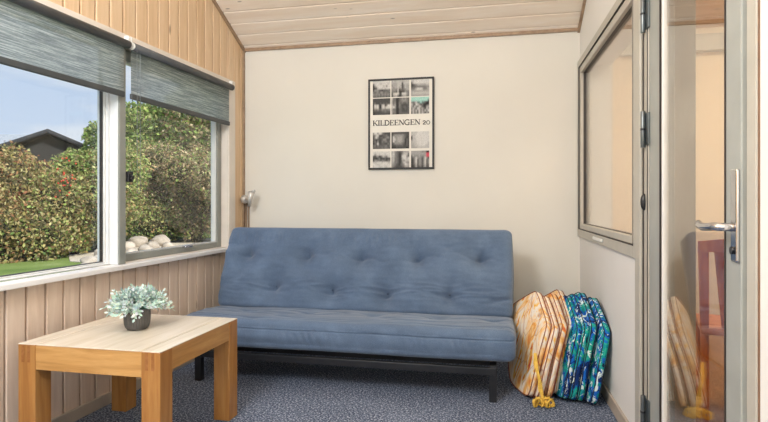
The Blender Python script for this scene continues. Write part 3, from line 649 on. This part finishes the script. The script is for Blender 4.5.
for i in range(8):
    lam = math.radians(17 - .75*i); phi = math.radians(20 - .9*i); thk = .038 if i != 7 else .044
    hd = Vector((-math.sin(phi), math.cos(phi), 0)); md = Vector((math.cos(phi), math.sin(phi), 0)); ud = Vector((0,0,math.cos(lam))) + md*math.sin(lam); nd_ = md*math.cos(lam) - Vector((0,0,math.sin(lam)))
    B = Vector((XS[i], YS[i], .006 + thk*math.sin(lam))); sc_ = 1.0 - .02*((i*5) % 3)
    def P3(d, h, w): 
        bow = .016*math.sin(h/.57*math.pi) * (1 if i < 7 else .3)
        return B + hd*d*sc_ + ud*h*sc_ + nd_*(w - bow)
    c2 = sum(OUT, Vector((0,0)))/len(OUT); mb = MB(); rings = []
    prof_ = [(0.0, .985, 1), (.25,.975,1), (.25, .975, 1)]
    n = len(OUT); layers = []
    steps = [(s, thk*(.30 + .20*(1-s**4)**.5 + .5*0)) for s in (.12,.3,.5,.68,.82,.9,.95,.98,.998)]
    for sgn in (-1, 1):
        seq = steps if sgn < 0 else steps[::-1]
        for (s, hh) in seq:
            st = len(mb.v)
            for k, p in enumerate(OUT):
                q = c2 + (p-c2)*s; 
                wv = sgn*(hh + .004*noise.noise(Vector((q.x*9, q.y*9, i*3.1+sgn)))*min(1,(1-s)*8))
                mb.v.append(tuple(P3(q.x, q.y, thk/2 + wv)))
            layers.append(st)
    for a, b in zip(layers, layers[1:]):
        for k in range(n): mb.f.append((a+k, a+(k+1)%n, b+(k+1)%n, b+k)); mb.sm.append(True)
    mb.f.append(tuple(range(layers[0], layers[0]+n))); mb.f.append(tuple(range(layers[-1], layers[-1]+n))[::-1]); mb.sm += [True]*2
    yl = i < 4
    root = thing('garden_cushion', (ylab if yl else tlab)[i % 4], 'cushion', tuple(P3(.25, 0, 0))[:2] + (0,), 'floral garden chair cushions' if yl else 'teal patterned garden chair cushions')
    mb.build('cushion_pad', MT['yel' if yl else 'teal'], root)
    for w_ in (.10, .90):
        pm = MB(); pm.tube([tuple(P3(*(c2+(p-c2)*1.0), thk*w_)) for p in OUT], .0026, 6, closed=True); pm.build('piping', MT['pipe_y' if yl else 'pipe_t'], root)
    if i == 0:
        def rb(pts, wd, name='tie'):
            r_ = MB(); pts = [Vector(p) for p in pts]
            for j in range(len(pts)-1):
                a, b = pts[j], pts[j+1]; d = (b-a).normalized(); s1 = d.cross(Vector((0,-1,0))).normalized()*wd/2
                r_.prism([tuple(a-s1), tuple(a+s1), tuple(b+s1), tuple(b-s1)], (.002, .003, 0))
            return r_
        a = [(.186, 3.108, .275), (.196, 3.085, .19), (.214, 3.078, .11), (.222, 3.07, .05), (.232, 3.06, .02)]
        rb(a, .015).build('tie_ribbon', MT['tie'], root, label='yellow tie ribbon')
        a = [(.184, 3.106, .27), (.182, 3.10, .22), (.206, 3.078, .16), (.204, 3.072, .09), (.238, 3.062, .03)]
        rb(a, .009).build('tie_ribbon', MT['tie'], root, label='yellow tie ribbon')
        kb = MB()
        for q in range(15):
            cx_, cy_ = .222 + random.uniform(-.04,.04), 3.062 + random.uniform(-.02,.02); az_ = random.uniform(0,3.1)
            lp_ = [(cx_ + math.cos(az_)*.030*math.cos(t_*.7), cy_ + math.sin(az_)*.024*math.cos(t_*.7), .026 + .020*math.sin(t_*.7+q*.4)) for t_ in range(10)]; kb.tube(lp_, .0048, 6)
        kb.build('tie_knot', MT['tie'], root, label='crumpled yellow tie end')
# ------------------------------------------------------------------ garden
GZ = -.15
MT['grass'] = plain('lawn_green', (128,166,66), .9, var=18, vs=4, bump=.4)
gm = M('lawn', rough=.95, spec=.1); n_ = gm.noise(gm.co(src='pos'), 1.2, 4); n2_ = gm.noise(gm.co(src='pos'), 30, 3); c_ = gm.ramp(n_, [(.3, (102,122,62)), (.6, (128,144,80)), (.8, (154,162,108))]); c_ = gm.mix(gm.ramp(n2_, [(.35, (0,0,0,1)), (.7, (.4,.4,.4,1))]), c_, srgb(92,112,50)); gm.base(c_); gm.bump(n2_, .5, .03)
g_ = MB(); g_.box((-60, -12, GZ-.3), (-2.4, 60, GZ)); g_.box((-2.4, 6.2, GZ-.3), (30, 60, GZ)); lawn = g_.build('lawn', gm.m, kind='structure')
gp = MB(); rimp = []
pth = [(-7.6,9.6),(-8.8,9.9),(-10.0,11.2),(-10.6,12.2),(-10.6,13.4),(-11.6,15.6),(-9.5,17.2),(-7.6,15.4),(-6.2,12.6),(-5.6,10.2)]
gp.prism([(x_, y_, GZ-.01) for x_, y_ in pth], (0,0,.025)); struct('gravel_bed', gp, plain('pale_gravel', (196,184,166), .95, var=26, vs=22, bump=.6))
palR = [(.36,.15,.08),(.42,.22,.11),(.44,.32,.14),(.30,.26,.09),(.17,.16,.06),(.52,.40,.2)]
palG = [(.26,.38,.09),(.38,.50,.14),(.18,.28,.07),(.52,.54,.20),(.12,.18,.05),(.34,.44,.16)]
palB = [(.46,.32,.17),(.58,.46,.28),(.36,.24,.13),(.34,.34,.15),(.20,.15,.08),(.54,.46,.28)]
palY = [(.48,.40,.17),(.36,.38,.13),(.34,.24,.11),(.54,.49,.24),(.20,.18,.07),(.42,.28,.13)]
def foliage_mesh(name, blobs, n, size, pal, parent, seed, palmix=None):
    r = np.random.default_rng(seed); vols = np.array([b[3]*b[4]*b[5] for b in blobs])**.67; idx = r.choice(len(blobs), n, p=vols/vols.sum()); Bb = np.array(blobs)[idx]
    d = r.normal(size=(n,3)); d /= np.linalg.norm(d, axis=1)[:,None]; rad = .72 + .32*r.random(n)**1.0
    lump = 1 + .12*np.sin(d[:,0]*7+seed)*np.cos(d[:,2]*6+d[:,1]*5)
    C = Bb[:,:3] + d*Bb[:,3:6]*(rad*lump)[:,None]; C[:,2] = np.maximum(C[:,2], GZ+.02)
    a = r.normal(size=(n,3)); a /= np.linalg.norm(a, axis=1)[:,None]; b = np.cross(a, r.normal(size=(n,3))); b /= np.linalg.norm(b, axis=1)[:,None]
    s = size*(.6+.8*r.random(n))[:,None]
    V = np.stack([C-a*s*.6, C+b*s*.32, C+a*s*.6, C-b*s*.32], 1).reshape(-1,3) - np.array(ORG[parent.name])
    me = bpy.data.meshes.new(name); me.vertices.add(4*n); me.vertices.foreach_set('co', V.ravel()); me.loops.add(4*n); me.loops.foreach_set('vertex_index', np.arange(4*n)); me.polygons.add(n)
    me.polygons.foreach_set('loop_start', np.arange(0,4*n,4)); me.update(calc_edges=True)
    pal = np.array(pal); nzv = np.sin(C[:,0]*2.1+seed)+np.sin(C[:,1]*1.7)+np.sin(C[:,2]*3.3+seed*2)
    ci = (r.integers(0, len(pal), n) + (nzv > .6)*1) % len(pal); cc = pal[ci]*(.38+1.0*r.random(n))[:,None]
    if palmix is not None: 
        p2 = np.array(palmix[0]); msk = r.random(n) < palmix[1]; cc[msk] = p2[r.integers(0,len(p2),msk.sum())]
    L = np.repeat(np.concatenate([cc, np.ones((n,1))],1), 4, axis=0); at_ = me.color_attributes.new('col','FLOAT_COLOR','CORNER'); at_.data.foreach_set('color', L.ravel())
    me.materials.append(MT['leaf']); o = bpy.data.objects.new(name, me); COL.objects.link(o); o.parent = parent; ORG[o.name] = ORG[parent.name]; return o
MT['bark'] = plain('dark_bark', (84,66,52), .9, var=16, vs=14)
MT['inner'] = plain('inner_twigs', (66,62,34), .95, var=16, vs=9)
def pix(px, zc, z=0):
    a = math.atan(116/550.); k = (px-384)/550.; return ((-math.sin(a)+math.cos(a)*k)*zc, (math.cos(a)+math.sin(a)*k)*zc, z)
def shrub(px, zc, wd, ht, pal, n, label, seed, size=.07, cat='shrub', mixp=None, name='hedge_shrub', tall=False):
    x_, y_, _ = pix(px, zc); r = random.Random(seed); root = thing(name, label, cat, (x_, y_, GZ), 'shrubs along the far side of the lawn' if cat == 'shrub' else 'trees behind the garden hedge')
    blobs = []; z0 = GZ + (.0 if not tall else ht*.30)
    for k in range(9):
        rr = wd*r.uniform(.26,.42); blobs.append((x_+r.uniform(-.45,.45)*wd, y_+r.uniform(-.45,.45)*wd, r.uniform(z0+rr*.5, GZ+ht-rr*.8), rr, rr, rr*r.uniform(.7,1.1)))
    blobs.append((x_, y_, (z0+GZ+ht)/2, wd*.42, wd*.42, (ht-(z0-GZ))*.48))
    st = MB()
    for k in range(7):
        a = r.uniform(0, 6.28); e = blobs[k]; st.tube([(x_+.1*math.cos(a), y_+.1*math.sin(a), GZ-.02), ((x_+e[0])/2+.1*math.cos(a), (y_+e[1])/2, GZ+(e[2]-GZ)*.55), (e[0], e[1], e[2]+e[5]*.6)], [.045 if tall else .03, .025, .008], 6)
    st.build('branches', MT['bark'], root)
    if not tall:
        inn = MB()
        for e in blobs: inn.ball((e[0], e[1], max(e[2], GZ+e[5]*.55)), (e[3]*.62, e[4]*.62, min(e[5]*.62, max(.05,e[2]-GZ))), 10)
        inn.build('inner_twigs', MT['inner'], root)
    foliage_mesh('foliage', blobs, int(n*1.25), size, pal, root, seed, mixp)
    return root
shrub(-46, 12.6, 2.6, 2.3, palR, 22000, 'reddish-brown hedge shrub at the far left edge of the window view', 1)
shrub(0, 12.8, 2.3, 2.28, palR, 30000, 'rust-coloured leafy shrub at the left of the large pane, by the lawn', 2, mixp=(palY,.45))
shrub(36, 13.0, 2.2, 2.1, palY, 30000, 'yellow and brown leaved shrub below the peak of the black garden house roof', 3, mixp=(palG,.2))
shrub(72, 13.0, 1.9, 2.05, palY, 28000, 'yellowish shrub behind the small red flowers, below the right end of the black roof', 4, mixp=(palG,.35))
shrub(103, 14.0, 1.6, 2.6, palG, 26000, 'green shrub seen just left of the white window post', 5, mixp=(palY,.35))
shrub(134, 17.0, 2.4, 3.3, palG, 26000, 'bright green shrub behind the boulders, right of the window post', 6, mixp=(palY,.4))
shrub(164, 17.4, 2.4, 3.0, palB, 28000, 'straw-brown shrub behind the right-hand boulders', 7, mixp=(palY,.35))
shrub(196, 17.0, 2.4, 3.1, palB, 28000, 'brownish shrub at the right side of the sash window', 8, mixp=(palG,.2))
shrub(130, 22, 2.6, 4.8, palG, 12000, 'loose green tree top showing above the hedge at the window post', 9, .12, 'tree', name='garden_tree', tall=True)
shrub(150, 21, 3.0, 5.1, palG, 15000, 'tall green tree behind the bright green shrub', 10, .12, 'tree', name='garden_tree', tall=True)
shrub(182, 21.5, 3.2, 5.3, palG, 16000, 'tall tree behind the straw-brown shrub', 11, .12, 'tree', mixp=(palB,.4), name='garden_tree', tall=True)
shrub(216, 21.0, 3.2, 5.3, palB, 14000, 'tall tree at the right end of the window view', 12, .12, 'tree', mixp=(palG,.4), name='garden_tree', tall=True)
# red flowers
MT['petal'] = plain('red_petals', (206,74,48), .6, var=16, vs=20); c_ = pix(66, 11.9, 1.62); rt = thing('red_flower_spray', 'spray of small red flowers on the yellow shrub', 'flowers', (c_[0], c_[1], 1.0))
for k in range(26):
    p = Vector(c_) + Vector((random.gauss(0,.16), random.gauss(0,.12), random.gauss(0,.2))); rf = MB(); rf.ball(tuple(p), (.02,.02,.018), 8); rf.build('flower', MT['petal'], rt)
rs = MB()
for k in range(6): rs.tube([(c_[0]+random.gauss(0,.1), c_[1]+random.gauss(0,.1), 1.72), (c_[0]-.35, c_[1]+.45, 1.1)], .006, 5)
rs.build('twigs', MT['bark'], rt)
# boulders
MT['stone'] = plain('pale_boulder', (172,160,146), .85, var=24, vs=5, bump=.4)
sp = [(90,262,.15),(98,260,.14),(104,254,.19),(100,266,.12),(111,252,.16),(126,248,.20),(131,253,.15),(138,243,.24),(146,250,.17),(152,246,.17),(160,242,.24),(168,245,.15),(84,266,.10)]
dsc = ['pale boulder in the gravel, leftmost but one of the row', 'flat pale boulder touching the window post from the left', 'large boulder at the foot of the hedge left of the post', 'low boulder nearest the lawn edge', 'boulder hidden mostly by the window post', 'grey boulder just right of the window post', 'small low boulder below the grey one by the post', 'largest rounded boulder in the middle of the right-hand heap', 'low boulder in front of the largest rounded one', 'mid-sized boulder right of the largest rounded one', 'big rounded boulder at the right end of the heap', 'small boulder just right of the big end boulder', 'smallest stone at the far left of the row']
for k, (px, py, r0) in enumerate(sp):
    zc = 550*(H-GZ)/(py-202+4); x_, y_, _ = pix(px, zc); b = MB(); n0 = 20; vs = []; fs = []
    for i in range(13):
        for j in range(n0):
            th = math.pi*i/12; a = 2*math.pi*j/n0; d = Vector((math.sin(th)*math.cos(a), math.sin(th)*math.sin(a), -math.cos(th)))
            q = 1 + .28*noise.noise(d*1.3 + Vector((k*3.7,0,0))) + .06*noise.noise(d*4+Vector((k,0,0))); vs.append((x_+d.x*r0*q*1.15, y_+d.y*r0*q, GZ + r0*.55 + d.z*r0*q*.72))
    for i in range(12):
        for j in range(n0): fs.append((i*n0+j, i*n0+(j+1)%n0, (i+1)*n0+(j+1)%n0, (i+1)*n0+j))
    b.add(vs, fs, True); tag(b.build('boulder', MT['stone']), dsc[k], 'boulder', 'boulders in the gravel bed')
# garden house with black gabled roof
gh = thing('garden_house', 'black garden house with a low gabled roof rising above the hedge', 'building', pix(40, 22, GZ))
MT['roof'] = plain('black_roofing', (48,50,56), .8, var=6, vs=6); MT['clad'] = plain('dark_cladding', (40,38,38), .8, var=6, vs=8)
gx, gy, _ = pix(49, 22); aa = math.atan(116/550.) + math.radians(25)
def GH(x, y, z): return (gx + x*math.cos(aa) - y*math.sin(aa), gy + x*math.sin(aa) + y*math.cos(aa), z)
wz_, rz_ = 3.2, 3.95
f = MB(GH); f.prism([(-1.15,0,GZ), (1.15,0,GZ), (1.15,0,wz_+.05), (0,0,rz_-.2), (-1.15,0,wz_+.05)], (0, 5, 0)); f.build('walls', MT['clad'], gh)
for sg in (-1, 1):
    f = MB(GH); f.prism([(0,-.4,rz_), (sg*1.75,-.4,wz_), (sg*1.75,-.4,wz_-.14), (0,-.4,rz_-.14)], (0, 5.8, 0)); f.build('roof_slope', MT['roof'], gh)
f = MB(GH); f.prism([(0,-.44,rz_+.03), (1.8,-.44,wz_+.0), (1.8,-.44,wz_-.10), (0,-.44,rz_-.10), (-1.8,-.44,wz_-.10), (-1.8,-.44,wz_+.0)], (0, .04, 0)); f.build('barge_board', MT['roof'], gh)
g2 = thing('long_shed', 'long low shed roof with a pale ridge left of the black gable', 'building', pix(-8, 31, GZ))
gx2, gy2, _ = pix(-8, 31)
def G2(x, y, z): a = math.atan(116/550.); return (gx2 + x*math.cos(a) - y*math.sin(a), gy2 + x*math.sin(a) + y*math.cos(a), z)
f = MB(G2); f.box((-5, 0, GZ), (1.8, 3, 3.9)); f.build('walls', MT['clad'], g2)
f = MB(G2); f.prism([(-5.2,-.3,4.0), (2.2,-.3,4.0), (2.2,1.4,5.0), (-5.2,1.4,5.0)], (0,0,.08)); f.build('roof', plain('weathered_roof', (150,156,164), .8, var=14, vs=10), g2)
# ------------------------------------------------------------------ added unseen fill lights for both rooms, sun, sky
def area(name, loc, rot, size, power, col=(1,1,1), sy=None):
    l = bpy.data.lights.new(name, 'AREA'); l.energy = power; l.size = size; l.color = col
    if sy: l.shape = 'RECTANGLE'; l.size_y = sy
    o = bpy.data.objects.new(name, l); COL.objects.link(o); o.location = loc; o.rotation_euler = rot; return o
def soft_point(name, loc, r, power, col):
    l = bpy.data.lights.new(name, 'POINT'); l.energy = power; l.shadow_soft_size = r; l.color = col; o = bpy.data.objects.new(name, l); COL.objects.link(o); o.location = loc
soft_point('room_fill', (-1.3, .3, 2.4), .34, 200, (.94,.97,1))  # added soft fill for room and ceiling, stands for no fixture
area('rear_fill', (-.75, YB+.1, 1.9), (math.radians(90), 0, 0), 2.3, 12, (.94,.97,1), 1.8)  # added weak fill behind the camera, no lamp there
area('house_fill', (2.4, 3.6, 3.2), (0,0,0), 1.6, 120, (1,.84,.62))  # added warm fill above the house room, source unseen
sun = bpy.data.lights.new('sun', 'SUN'); sun.energy = 6.5; sun.angle = math.radians(2); sun.color = (1,.95,.86); so_ = bpy.data.objects.new('sun', sun); COL.objects.link(so_)
so_.rotation_euler = Vector((-.75, .35, -.62)).to_track_quat('-Z', 'Y').to_euler()
w = bpy.data.worlds.new('sky'); scn.world = w; w.use_nodes = True; nt = w.node_tree; bg = nt.nodes['Background']
tc = nt.nodes.new('ShaderNodeTexCoord'); sp_ = nt.nodes.new('ShaderNodeSeparateXYZ'); nt.links.new(tc.outputs['Generated'], sp_.inputs[0])
rp = nt.nodes.new('ShaderNodeValToRGB'); e = rp.color_ramp.elements; e[0].position = 0; e[0].color = srgb(214,228,246); e[1].position = .5; e[1].color = srgb(168,198,240); nt.links.new(sp_.outputs['Z'], rp.inputs[0])
mpn = nt.nodes.new('ShaderNodeMapping'); mpn.inputs['Scale'].default_value = (1,1,3.5); nt.links.new(tc.outputs['Generated'], mpn.inputs[0])
ns = nt.nodes.new('ShaderNodeTexNoise'); ns.inputs['Scale'].default_value = 3.2; ns.inputs['Detail'].default_value = 7; nt.links.new(mpn.outputs[0], ns.inputs['Vector'])
r2 = nt.nodes.new('ShaderNodeValToRGB'); r2.color_ramp.elements[0].position = .5; r2.color_ramp.elements[1].position = .68; nt.links.new(ns.outputs['Fac'], r2.inputs[0])
mx = nt.nodes.new('ShaderNodeMix'); mx.data_type = 'RGBA'; nt.links.new(r2.outputs[0], mx.inputs[0]); nt.links.new(rp.outputs[0], mx.inputs[6]); mx.inputs[7].default_value = srgb(238,242,248)
nt.links.new(mx.outputs[2], bg.inputs['Color']); bg.inputs['Strength'].default_value = 1.0
# ------------------------------------------------------------------ camera
cam = bpy.data.cameras.new('camera'); co = bpy.data.objects.new('camera', cam); COL.objects.link(co); scn.camera = co
co.location = (0, 0, H); co.rotation_euler = (math.radians(90), 0, math.atan(116/550.)); cam.sensor_width = 36; cam.sensor_fit = 'HORIZONTAL'; cam.lens = 36*550/768.; cam.shift_y = (202-211)/768.; cam.clip_start = .02; cam.clip_end = 300
vs_ = scn.view_settings; vs_.view_transform = 'Standard'; vs_.look = 'None'; vs_.gamma = 1; vs_.exposure = 0.0; vs_.use_curve_mapping = False
